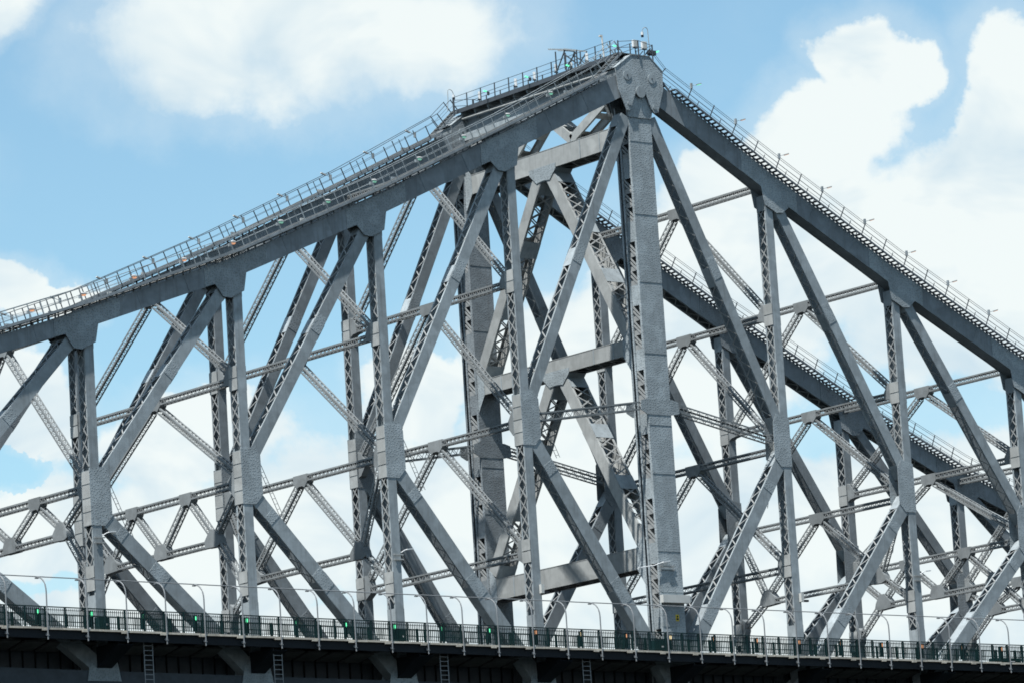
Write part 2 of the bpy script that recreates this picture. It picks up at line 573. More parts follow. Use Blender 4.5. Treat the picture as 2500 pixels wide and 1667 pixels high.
def laced(parent, name, P0, P1, w, d, nrm, pitch=1.05, style='zig', battens=(), singles=False, m='steel', splices=(), back=True):
    """a member of two riveted side plates with lip angles, laced across both open faces"""
    P0 = V(P0); P1 = V(P1)
    a = P1 - P0; L = a.length; a = a / L
    n = V(nrm).normalized()
    s = a.cross(n)
    if s.x > 0:
        s = -s
    C = (P0 + P1) / 2
    t = 0.03
    mb = MB()
    for sg in (-1, 1):
        mb.box(C + n * sg * (d / 2 - t / 2), a * L / 2, s * w / 2, n * t / 2)
        for sf in (-1, 1):
            mb.box(C + n * sg * (d / 2 - t - 0.06) + s * sf * (w / 2 - 0.013), a * (L / 2 - 0.01), s * 0.012, n * 0.06)
    body = part(name, mb, m, parent)
    for f0, f1 in splices:
        piece('splice_plate', 'steel_riveted' if m == 'steel' else 'steel_far_dim_riveted', body, P0 + a * (f0 + f1) / 2 * L - n * (d / 2 + .011),
              a * (f1 - f0) / 2 * L, s * (w / 2 - .02), n * .011)
    nb = max(2, int(round(L / (pitch / 2))))
    if nb % 2:
        nb += 1
    step = L / nb
    h = d / 2 - 0.07
    lump = MB()

    def blocked(x, sf):
        for f0, f1, fs in battens:
            if (fs == 0 or fs == sf) and f0 * L - 0.05 < x < f1 * L + 0.05:
                return True
        return False
    for sf in ((1, -1) if back else (1,)):
        phases = (1,) if style == 'zig' else (1, -1)
        for ph in phases:
            off = w / 2 + 0.012 + (0.018 if ph < 0 else 0)
            for i in range(nb):
                x0, x1 = i * step, (i + 1) * step
                if blocked((x0 + x1) / 2, sf):
                    continue
                sg = ph * (1 if i % 2 else -1)
                q0 = P0 + a * x0 + n * h * sg + s * sf * off
                q1 = P0 + a * x1 - n * h * sg + s * sf * off
                if singles and sf == 1 and LACE_BUDGET[0] > 0:
                    LACE_BUDGET[0] -= 1
                    piece('lacing_bar', 'steel_lace', body, *bar_axes(q0, q1, s, 0.085, 0.018))
                else:
                    lump.bar(q0, q1, s, 0.085, 0.018)
    if lump.v:
        part('lacing', lump, 'steel_lace', body, stuff=True)
    for f0, f1, fs in battens:
        for sf in ((1, -1) if fs == 0 else (fs,)):
            c = P0 + a * (f0 + f1) / 2 * L + s * sf * (w / 2 + 0.016)
            piece('batten_plate', 'steel', body, c, a * (f1 - f0) / 2 * L, n * (d / 2 - 0.012), s * 0.016)
    return body


def lattice(parent, name, P0, P1, w, h, nrm, pitch=0.45, ang=0.11, m='steel_sway'):
    """light box strut: four corner angles with fine lacing on all four faces. h along nrm, w across"""
    P0 = V(P0); P1 = V(P1)
    a = P1 - P0; L = a.length; a = a / L
    n = V(nrm); n = (n - a * n.dot(a)).normalized()
    s = a.cross(n)
    C = (P0 + P1) / 2
    mb = MB()
    t = 0.014
    for x in (-1, 1):
        for y in (-1, 1):
            mb.box(C + n * x * (h / 2 - t / 2) + s * y * (w / 2 - ang / 2), a * L / 2, s * ang / 2, n * t / 2)
            mb.box(C + s * y * (w / 2 - t / 2) + n * x * (h / 2 - ang / 2 - t / 2), a * (L / 2 - .004), n * (ang / 2 - t / 2), s * t / 2)
    body = part(name, mb, m, parent)
    nb = max(2, int(round(L / (pitch / 2))))
    step = L / nb
    lump = MB()
    for nn, hh, ss, ww in ((n, h, s, w), (s, w, n, h)):
        r = ww / 2 - ang * 0.55
        for sf in (-1, 1):
            for i in range(nb):
                sg = 1 if i % 2 else -1
                lump.bar(P0 + a * i * step + ss * r * sg + nn * sf * (hh / 2 - t - .008), P0 + a * (i + 1) * step - ss * r * sg + nn * sf * (hh / 2 - t - .008), nn, 0.044, 0.012)
    part('lacing', lump, 'steel_lace', body, stuff=True)
    return body


def plate_xz(poly, y0, y1):
    return MB().prism([(x, y0, z) for x, z in poly], (0, y1 - y0, 0))


def plate_yz(poly, x0, x1):
    return MB().prism([(x0, y, z) for y, z in poly], (x1 - x0, 0, 0))


def boxes_on_face(parent, x, y0, z0, z1, nseg, m='steel_light', t=0.03):
    """stacked batten plates closing the tower-side face of a post"""
    dz = (z1 - z0) / nseg
    for i in range(nseg):
        piece('batten_plate', m, parent, (x - t / 2, y0 + DY / 2, z0 + dz * (i + .5)), (t / 2, 0, 0), (0, DY / 2 + .01, 0), (0, 0, dz / 2 - 0.035))


def build_truss(Y, near):
    S_ = 'steel' if near else 'steel_far_dim'
    SR_ = 'steel_riveted' if near else 'steel_far_dim_riveted'
    t = thing('cantilever_truss', ('riveted grey steel cantilever truss on the near side, its tower leg facing the footpath fence' if near else
                                   'riveted grey steel cantilever truss on the far side, seen through the near one'), 'truss', (0, Y + DY / 2, -2.3), 'main trusses')
    yc = Y + DY / 2
    # -- top chord, a box girder panel by panel
    for k in range(-KN, KN):
        x0, x1 = k * P, (k + 1) * P
        c0, c1 = V((x0, yc, CH[k])), V((x1, yc, CH[k + 1]))
        a = (c1 - c0).normalized()
        if k == -1:
            c1 = c1 - a * 1.2
        if k == 0:
            c0 = c0 + a * 1.2
        nv = V((0, 1, 0)).cross(a)
        if nv.z < 0:
            nv = -nv
        h0, h1 = chord_t(c0.x) * nv.z / 2, chord_t(c1.x) * nv.z / 2
        mb = MB()
        wy = 0.56

        def slab(ya, yb, la, ha, lb, hb):
            base = len(mb.v)
            for c, lo, hi in ((c0, la, ha), (c1, lb, hb)):
                for y in (ya, yb):
                    for hh in (lo, hi):
                        q = c + nv * hh
                        mb.v.append(V((q.x, yc + y, q.z)))
            b = base
            mb.f.extend([(b, b + 1, b + 3, b + 2), (b + 4, b + 6, b + 7, b + 5), (b, b + 4, b + 5, b + 1), (b + 2, b + 3, b + 7, b + 6), (b, b + 2, b + 6, b + 4), (b + 1, b + 5, b + 7, b + 3)])
        slab(-wy, -wy + .03, -h0, h0, -h1, h1)
        slab(wy - .03, wy, -h0, h0, -h1, h1)
        slab(-wy + .031, wy - .031, h0 - .05, h0 - .02, h1 - .05, h1 - .02)
        if near:
            slab(-wy + .031, wy - .031, -h0 + .06, -h0 + .09, -h1 + .06, -h1 + .09)
        else:
            for s_ in (-1, 1):
                slab(s_ * (wy - .11) - .075, s_ * (wy - .11) + .075, -h0 + .03, -h0 + .05, -h1 + .03, -h1 + .05)
        body = part('top_chord', mb, 'steel_chord', t)
        # splice straps across the side plate
        for f in (0.36, 0.68):
            c = c0.lerp(c1, f)
            hh = (h0 + (h1 - h0) * f)
            piece('splice_plate', 'steel_chord', body, (c.x, yc - wy - .008, c.z), a * .32, nv * (hh - .02), (0, .008, 0))
        if not near:
            lump = MB()
            L = (c1 - c0).length
            nb = 22
            for i in range(nb):
                sg = 1 if i % 2 else -1
                f0, f1 = i / nb, (i + 1) / nb
                q0 = c0.lerp(c1, f0) - nv * (h0 + (h1 - h0) * f0 - .02) + V((0, sg * .4, 0))
                q1 = c0.lerp(c1, f1) - nv * (h0 + (h1 - h0) * f1 - .02) - V((0, sg * .4, 0))
                lump.bar(q0, q1, nv, .09, .02)
            part('lacing', lump, 'steel_lace', body, stuff=True)
    # -- node gussets at the top chord
    for k in range(-KN, KN + 1):
        if k == 0:
            continue
        x = k * P; sg = -1 if k < 0 else 1            # the diagonal comes in from the outer side... mirrored about the tower

        def lo(dx):
            return chord_z(x + dx) - chord_t(x + dx) / 2

        def hi(dx):
            return chord_z(x + dx) + chord_t(x + dx) / 2
        e = -sg                                       # towards the tower
        zl = CH[k] - CT[k] / 2
        pts = [(2.4 * e, lo(2.4 * e) + .03), (0.7 * e, lo(.7 * e)), (0.46 * e, zl - .92), (-0.6 * e, zl - 1.45),
               (-1.2 * e, zl - 1.4), (-1.72 * e, lo(-1.72 * e) - .12), (-1.8 * e, lo(-1.8 * e)), (-2.6 * e, lo(-2.6 * e) + .03),
               (-2.6 * e, hi(-2.6 * e) - .04), (0, CH[k] + CT[k] / 2 - .05), (2.4 * e, hi(2.4 * e) - .04)]
        poly = [(x + px, pz) for px, pz in pts]
        for y0 in (yc - .56 - .03, yc + .56 + .006):
            part('gusset_plate', plate_xz(poly, y0, y0 + .024), SR_, t)
    # -- posts
    order = [-4, -3, -2, -1, 1, 2, 3, -5, 4, 5, -6, 6, -7, 7, -8, 8]
    for k in order:
        x = k * P
        zt = CH[k] - CT[k] / 2 - .2
        z0 = zb(x) + .3
        L = zt - z0
        bats = [(0, (zd(x) + 2.6 - z0) / L, 0), ((MID[k] - 1.72 - z0) / L, (MID[k] + 1.78 - z0) / L, 0), ((zt - 1.1 - z0) / L, 1.0, 0)]
        if k in UPS:
            bats.append(((UPS[k] - .75 - z0) / L, (UPS[k] + .85 - z0) / L, 0))
        body = laced(t, 'vertical_post', (x, yc, z0), (x, yc, zt), 0.68, DY, (0, 1, 0), m=S_, pitch=1.9, style='x', battens=bats, singles=near and k in (-4, -3, -2, -1, 1))
        xl = x - .34 - .034
        boxes_on_face(body, xl, Y, MID[k] - 1.72, MID[k] + 1.78, 4)
        if k in UPS:
            boxes_on_face(body, xl, Y, UPS[k] - .75, UPS[k] + .85, 2)
        if LST[k] < MID[k] - 1.5:
            zc = LST[k] if abs(k) == 1 else (4.2 if abs(k) == 2 else 3.9)
            boxes_on_face(body, xl, Y, zc - .65, zc + 1.0, 2)
    # -- mid gussets and diagonals
    for k in order:
        x = k * P; e = 1 if k < 0 else -1; m_ = MID[k]
        poly = [(x - .42 * e, m_ + 1.82), (x + .75 * e, m_ + 2.05), (x + 1.1 * e, m_ + 1.45), (x + 1.16 * e, m_ - 1.1), (x + .6 * e, m_ - 1.72), (x - .42 * e, m_ - 1.72)]
        for y0 in (Y - .03, Y + DY + .006):
            part('gusset_plate', plate_xz(poly, y0, y0 + .024), SR_, t)
        kt = k + e
        tx = kt * P if kt else 0.1
        tz = CH[kt] if kt else 40.3
        p0 = V((x + .25 * e, yc, m_ + .9)); p1 = V((tx, yc, tz - .2))
        a = (p1 - p0).normalized(); L = (p1 - p0).length
        p1 = p1 - a * (1.6 if kt else 2.6)
        L = (p1 - p0).length
        zs = UPS.get(k, (m_ + tz) / 2)
        fm = (UPS.get(kt, None) or (p0.z + p1.z) / 2)
        fm = (fm - p0.z) / (p1.z - p0.z)
        laced(t, 'diagonal_brace', p0, p1, .80, DY - .02, (0, 1, 0), m=S_, pitch=1.3,
              battens=[(0, .05, 0), (fm - .03, fm + .03, 0), (.955, 1, 0)], splices=[(fm - .012, fm + .055)], singles=near and k in (-3, -2, -1, 1))
        bx = kt * P
        p0 = V((x + .2 * e, yc, m_ - .8)); p1 = V((bx, yc, zb(bx)))
        L = (p1 - p0).length
        fs = (p0.z - (4.6 if e > 0 else 3.4)) / (p0.z - p1.z)
        if k < -4 or k > 3:
            fs = max(.35, fs)
        laced(t, 'diagonal_brace', p0, p1, .96, DY - .02, (0, 1, 0), m=S_, pitch=1.2,
              battens=[(0, .07, 0), (fs, 1, 0)], splices=[(fs - .03, fs + .06), (.12, .16)])
    # -- bottom chord with its gussets
    for k in range(-KN, KN):
        x0, x1 = k * P, (k + 1) * P
        laced(t, 'bottom_chord', (x0, yc, zb(x0) - .55), (x1, yc, zb(x1) - .55), 1.0, DY - .04, (0, 1, 0), pitch=1.4, m='steel_dark', back=False)  # dark colour stands in for the shade of the deck above
    for k in range(-KN, KN + 1):
        x = k * P; z = zb(x)
        poly = [(x - 1.25, z - .7), (x + 1.25, z - .7), (x + 1.0, z + .55), (x + .45, z + .95), (x - .45, z + .95), (x - 1.0, z + .55)]
        for y0 in (Y - .04, Y + DY + .01):
            part('gusset_plate', plate_xz(poly, y0, y0 + .024), SR_, t)
    # -- struts tying the first posts to the tower leg
    for e in (-1, 1):
        xs = XT + e * 1.7
        pa = V((xs, yc - .0, 17.3)); pb = V((e * P - e * 1.1, yc, MID[e] + .25))
        lattice(t, 'tie_strut', pa, pb, .75, .60, (0, 0, 1), pitch=.78, ang=.11)
    # -- tower leg
    yd = 1.55
    xl, xr = XT - 1.02, XT + 1.02
    leg = MB()
    leg.aab(xl, xr, Y, Y + .05, zd(0) - 2.6, 38.7)
    leg.aab(xl, xr, Y + yd - .05, Y + yd, zd(0) - 2.6, 38.7)
    leg.aab(xl - .02, xr + .02, Y + .98, Y + 1.14, zd(0) - 2.6, 37.4)
    leg.aab(XT - .02, XT + .02, Y + .051, Y + .979, zd(0) - 2.6, 38.6)
    for s_, xx in ((-1, xl), (1, xr)):
        leg.aab(min(xx, xx - s_ * .03), max(xx, xx - s_ * .03), Y + .051, Y + .2, zd(0) - 2.6, 38.6)
        leg.aab(min(xx, xx - s_ * .03), max(xx, xx - s_ * .03), Y + yd - .17, Y + yd - .051, zd(0) - 2.6, 38.6)
    body = part('tower_leg', leg, SR_, t)
    # horizontal splice courses on the face
    for z0, z1 in ((36.0, 37.3), (30.8, 32.6), (26.0, 28.2), (16.0, 18.6), (12.6, 13.4), (7.2, 9.0), (4.4, 5.9), (21.0, 22.6), (2.0, 3.3)):
        piece('splice_plate', SR_, body, (XT, Y - .012, (z0 + z1) / 2), (1.0, 0, 0), (0, .012, 0), (0, 0, (z1 - z0) / 2))
    # laced and battened faces
    for s_, xx in ((-1, xl + .07), (1, xr - .07)):
        z = zd(0) - 1.0
        i = 0
        lump = MB()
        while z < 37.2:
            if i % 4 == 3:
                zz = z + 1.5
                piece('batten_plate', SR_, body, (xx, Y + .59, (z + zz) / 2), (.014, 0, 0), (0, .38, 0), (0, 0, (zz - z) / 2 - .03))
            else:
                zz = z + 1.0
                lump.bar((xx - .02, Y + .24, z + .32), (xx - .02, Y + .95, zz), (1, 0, 0), .13, .03)
                lump.bar((xx - .02, Y + .24, z + .02), (xx - .02, Y + .95, z + .7), (1, 0, 0), .13, .03)
                lump.box((xx + .01, Y + .59, z + .14), (.012, 0, 0), (0, .38, 0), (0, 0, .17))
            z = zz
            i += 1
        part('lacing', lump, 'steel_lace', body, stuff=True)
    # strut brackets on the leg
    for y0 in (Y - .05, Y + yd + .006):
        poly = [(-1.47, 17.65), (-1.0, 17.82), (1.3, 17.82), (1.85, 17.67), (1.92, 16.87), (1.2, 16.72), (-.95, 16.72), (-1.5, 17.0)]
        part('bracket_plate', plate_xz(poly, y0, y0 + .044), SR_, t)
    # -- tower head
    head = [(-1.95, 41.05), (-.47, 42.1), (1.19, 42.15), (2.36, 41.12), (2.28, 39.8), (1.72, 38.2), (1.36, 38.08), (1.1, 38.42), (.63, 39.53), (-.2, 39.52), (-.6, 38.6), (-.8, 38.15), (-1.15, 38.09), (-1.75, 39.53)]
    for y0 in (Y - .26, Y + yd + .2):
        h_ = part('head_plate', plate_xz(head, y0, y0 + .06), SR_, t)
        yf = y0 - .05 if y0 < Y + .5 else y0 + .06
        for (px, pz, pr) in ((-.93, 40.62, .34), (1.29, 40.55, .34), (-.9, 38.6, .15), (1.38, 38.5, .15)):
            pin = part('pin_cap', plate_xz([(px + pr * math.cos(i * math.pi / 10), pz + pr * math.sin(i * math.pi / 10)) for i in range(20)], yf, yf + .05), 'steel', h_)
        px, pz, pr = .21, 39.52, .42
        part('pin_cap', plate_xz([(px + pr * math.cos(i * math.pi / 12), pz + pr * math.sin(i * math.pi / 12)) for i in range(24)], yf, yf + .045), 'steel', h_)
        for (px, pz) in ((-.93, 40.62), (1.29, 40.55)):
            pr = .055
            part('pin_nut', plate_xz([(px + pr * math.cos(i * math.pi / 4), pz + pr * math.sin(i * math.pi / 4)) for i in range(8)], yf - .04, yf), 'steel_dark', h_)
    core = [(-1.85, 41.0), (-.45, 42.02), (1.17, 42.06), (2.26, 41.06), (2.1, 39.6), (-1.6, 39.6)]
    part('head_core', plate_xz(core, Y - .19, Y + yd + .19), 'steel', t)
    cap = MB()
    for (xa, za), (xb, zb_) in zip([(-1.95, 41.05), (-.47, 42.1), (1.19, 42.15)], [(-.47, 42.1), (1.19, 42.15), (2.36, 41.12)]):
        cap.bar((xa, Y + yd / 2, za + .03), (xb, Y + yd / 2, zb_ + .03), (0, 0, 1), yd + .6, .05)
    part('head_cap', cap, 'steel', t)
    # flared shoulder of the leg under the head
    sh = [(-.86, 37.7), (1.18, 37.7), (1.25, 38.0), (1.5, 39.4), (-1.2, 39.4), (-.95, 38.1)]
    part('shoulder_plate', plate_xz(sh, Y - .08, Y - .03), SR_, t)
    part('shoulder_plate', plate_xz(sh, Y + yd + .03, Y + yd + .08), SR_, t)
    return t


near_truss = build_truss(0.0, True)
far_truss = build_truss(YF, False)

# ------------------------------------------------------------------ sway frames between the trusses
NY, FY = 0.9, 19.0        # inner faces of the two trusses


def sway(k):
    x = k * P - .02
    n = abs(k)
    lab = f'laced grey steel cross frame between the trusses at the {ORD[n]} post {side(k)} of the tower'
    t = thing('sway_frame', lab, 'bracing', (x, YC, zb(x)), 'sway frames along the bridge')
    W_, H_ = .5, .45
    X0, X1 = x - W_ / 2, x + W_ / 2
    nx = (1, 0, 0)

    def strut(z, y0=NY, y1=FY, h=H_):
        lattice(t, 'strut', (x, y0, z), (x, y1, z), W_, h, (0, 0, 1))

    def leg(y0, z0, y1, z1, w=.46):
        lattice(t, 'brace', (x, y0, z0), (x, y1, z1), w, w + .02, nx)

    def gus(poly):
        part('gusset_plate', plate_yz(poly, X0 - .025, X1 + .025), 'steel_sway', t)

    def apex(y, z, s=1.0):
        gus([(y - .8 * s, z + .27), (y + .8 * s, z + .27), (y + .8 * s, z - .27), (y + .45 * s, z - .62), (y + .2, z - .5), (y - .2, z - .5), (y - .45 * s, z - .62), (y - .8 * s, z - .27)])

    def ends(z, up_=True, dn=False):
        for s_, y in ((1, NY), (-1, FY)):
            pl = [(y, z + (.95 if up_ else .3)), (y + s_ * .35, z + (.8 if up_ else .3)), (y + s_ * .75, z + .25), (y + s_ * .75, z - .25), (y + s_ * .3, z - .3 - (.5 if dn else 0)), (y, z - (.9 if dn else .45))]
            gus(pl)
    zt = CH[k] - .25
    strut(zt)
    apex(YC, zt)
    if k in UPS:
        z1 = UPS[k]
        strut(z1)
        apex(YC, z1)
        ends(z1)
        for s_, y in ((-1, NY), (1, FY)):
            leg(YC + s_ * .45, zt - .5, y - s_ * .3, z1 + .55)
        za = z1
    else:
        za = zt
    zm, zl = MST[k], LST[k]
    strut(zm)
    ends(zm, True, True)
    for s_, y in ((-1, NY), (1, FY)):
        leg(YC + s_ * .45, za - .5, y - s_ * .3, zm + .75)
    if n == 1:
        apex(YC, zm)
        lattice(t, 'strut', (x, NY + .3, zl), (x, FY - .3, zl), W_, .5, (0, 0, 1), pitch=.62)
        for s_, y in ((-1, NY), (1, FY)):
            leg(YC + s_ * .45, zm - .5, y - s_ * .35, zl + .75)
            gus([(y, zl + 1.05), (y - s_ * .45, zl + .95), (y - s_ * .6, zl + .27), (y - s_ * .6, zl - .27), (y, zl - .65)])
    else:
        ky = 2.85
        kn, kf = NY + ky, FY - ky
        strut(zl, kn, kf, .43)
        zp = 4.5 if n == 2 else 4.1
        for s_, y, kk in ((1, NY, kn), (-1, FY, kf)):
            gus([(kk - s_ * .62, zl + .25), (kk - s_ * .2, zl + .85), (kk + s_ * .35, zl + .9), (kk + s_ * 1.0, zl + .24), (kk + s_ * 1.0, zl - .24), (kk - s_ * .3, zl - .3), (kk - s_ * .75, zl - .15)])
            leg(kk - s_ * .25, zl + .6, y + s_ * .2, zm - .45, .42)
            leg(kk - s_ * .45, zl - .1, y + s_ * .3, zp + .45, .44)
            gus([(y, zp + 1.0), (y + s_ * .35, zp + .75), (y + s_ * .3, zp + .1), (y, zp - .6)])
        if n == 2:
            apex(YC, zm)
            for s_, kk in ((-1, kn), (1, kf)):
                leg(YC + s_ * .45, zm - .45, kk - s_ * .3, zl + .6)
        else:
            ya, yb = YC - 3.2, YC + 3.2
            apex(ya, zm, .85); apex(yb, zm, .85)
            gus([(YC - .75, zl + .24), (YC - .5, zl + .75), (YC + .5, zl + .75), (YC + .75, zl + .24), (YC + .75, zl - .24), (YC - .75, zl - .24)])
            leg(ya - .35, zm - .45, kn + .4, zl + .6, .42); leg(ya + .35, zm - .45, YC - .45, zl + .6, .42)
            leg(yb + .35, zm - .45, kf - .4, zl + .6, .42); leg(yb - .35, zm - .45, YC + .45, zl + .6, .42)
    return t


for k in (-8, -7, -6, -5, -4, -3, -2, -1, 1, 2, 3, 4, 5, 6, 7, 8):
    sway(k)

# ------------------------------------------------------------------ tower portal
tp = thing('tower_portal', 'heavy box beams and crossed braces joining the two tower legs', 'portal frame', (0, YC, -2.3))
TX0, TX1 = -.78, .9
PN, PFY = 1.55, 19.0


def beam(z0, z1, m='steel_light'):
    mb = MB()
    mb.aab(TX0, TX0 + .03, PN, PFY, z0, z1)
    mb.aab(TX1 - .03, TX1, PN, PFY, z0, z1)
    mb.aab(TX0 - .02, TX1 + .02, PN, PFY, z1 + .001, z1 + .04)
    for x in (TX0 + .13, TX1 - .13):
        mb.aab(x - .1, x + .1, PN, PFY, z0 + .01, z0 + .03)
    b = part('cross_beam', mb, m, tp)
    lump = MB()
    n = 26
    for i in range(n):
        s_ = 1 if i % 2 else -1
        ya, yb = PN + (PFY - PN) * i / n, PN + (PFY - PN) * (i + 1) / n
        lump.bar((XT - .05 + s_ * .6, ya, z0 + .0), (XT - .05 - s_ * .6, yb, z0 + .0), (0, 0, 1), .1, .02)
    part('lacing', lump, 'steel_lace', b, stuff=True)
    # web stiffeners and riveted doubling plates
    for y in (3.4, 5.6, 13.8, 16.2):
        piece('stiffener', 'steel', b, (TX0 - .012, y, (z0 + z1) / 2), (.012, 0, 0), (0, .05, 0), (0, 0, (z1 - z0) / 2 - .02))
    return b


TOPB = (35.93, 37.32); MIDB = (21.17, 22.25); LOWB = (6.26, 7.72)
for (z0, z1) in (TOPB, MIDB, LOWB):
    beam(z0, z1)
for y in (PN, PFY):
    s_ = 1 if y < 5 else -1
    for (z0, z1) in (MIDB, LOWB, TOPB):
        part('gusset_plate', plate_yz([(y, z1 + .9), (y + s_ * .8, z1 + .02), (y + s_ * .8, z0 - .02), (y, z0 - 1.2)], TX0 - .027, TX0 - .003), 'steel_riveted', tp)


def portal_leg(y0, z0, y1, z1, w=.92):
    p0, p1 = V((XT - .11, y0, z0)), V((XT - .11, y1, z1))
    a = (p1 - p0).normalized(); L = (p1 - p0).length
    s_ = V((1, 0, 0)).cross(a)
    C_ = (p0 + p1) / 2
    mb = MB()
    d = TX1 - TX0 - .06
    for sg in (-1, 1):
        mb.box(C_ + V((sg * (d / 2 - .015), 0, 0)), a * L / 2, s_ * w / 2, V((.015, 0, 0)))
        for sf in (-1, 1):
            mb.box(C_ + V((sg * (d / 2 - .11), 0, 0)) + s_ * sf * (w / 2 - .012), a * (L / 2 - .01), s_ * .012, V((.08, 0, 0)))
    b = part('portal_brace', mb, 'steel_light', tp)
    n = int(L / .85)
    lump = MB()
    for sf in (-1, 1):
        for i in range(n):
            for ph in (1, -1):
                sg = ph * (1 if i % 2 else -1)
                o = s_ * sf * (w / 2 + .012 + (.016 if ph < 0 else 0))
                lump.bar(p0 + a * L * i / n + V((sg * (d / 2 - .1), 0, 0)) + o, p0 + a * L * (i + 1) / n - V((sg * (d / 2 - .1), 0, 0)) + o, s_, .1, .016)
        for f in (.02, .34, .66, .98):
            c = p0 + a * L * f + s_ * sf * (w / 2 + .04)
            piece('batten_plate', 'steel', b, c, a * .62, V((d / 2 - .02, 0, 0)), s_ * .012)
    part('lacing', lump, 'steel_lace', b, stuff=True)
    return b


for (zt, zl) in ((TOPB[0], MIDB[1]), (MIDB[0], LOWB[1])):
    for s_, y in ((-1, PN), (1, PFY)):
        portal_leg(YC + s_ * .75, zt - .55, y - s_ * .35, zl + .45)
    part('gusset_plate', plate_yz([(YC - 1.55, zt + .3), (YC + 1.55, zt + .3), (YC + 1.5, zt - .1), (YC + .75, zt - .8), (YC + .2, zt - .72), (YC - .2, zt - .72), (YC - .75, zt - .8), (YC - 1.5, zt - .1)], TX0 - .028, TX0 - .003), 'steel_riveted', tp)
    part('diaphragm_plate', plate_yz([(YC - 1.5, zt - .02), (YC + 1.5, zt - .02), (YC + .75, zt - .78), (YC - .75, zt - .78)], TX0 - .0, TX1 - .1), 'steel', tp)
# zigzag of open box struts above the top beam
zig = [(1.6, 39.9), (6.6, 37.5), (YC, 40.2), (13.3, 37.5), (18.3, 39.9)]
for (ya, za), (yb, zb_) in zip(zig, zig[1:]):
    p0, p1 = V((0, ya, za)), V((0, yb, zb_))
    a = (p1 - p0).normalized(); L = (p1 - p0).length; s_ = V((1, 0, 0)).cross(a)
    mb = MB()
    for xx in (TX0 + .05, TX1 - .05):
        mb.box((p0 + p1) / 2 + V((xx, 0, 0)), a * L / 2, s_ * .34, V((.02, 0, 0)))
        for sf in (-1, 1):
            mb.box((p0 + p1) / 2 + V((xx + (.09 if xx < 0 else -.09), 0, 0)) + s_ * sf * .325, a * L / 2, s_ * .012, V((.07, 0, 0)))
    for f in (.06, .42, .94):
        for sf in (-1, 1):
            mb.box(p0 + a * L * f + V((.06, 0, 0)) + s_ * sf * .35, a * .32, s_ * .011, V((.76, 0, 0)))
    part('portal_strut', mb, 'steel_light', tp)
top = MB()
for x in (TX0 + .1, TX1 - .1):
    top.aab(x - .1, x + .1, PN, PFY, 40.0, 40.55)
part('summit_beam', top, 'steel', tp)

# ------------------------------------------------------------------ climbing walkways on the chords
DISC_NEAR = []


def walk_z(x):
    """walking line: follows the chord and climbs over the shoulder of the tower head"""
    if abs(x) >= 3.2:
        return chord_top(x)
    e = -1 if x < 0 else 1
    t = max(0.0, (3.2 - abs(x)) / 2.3)
    return chord_top(e * 3.2) * (1 - t) + (42.0) * t


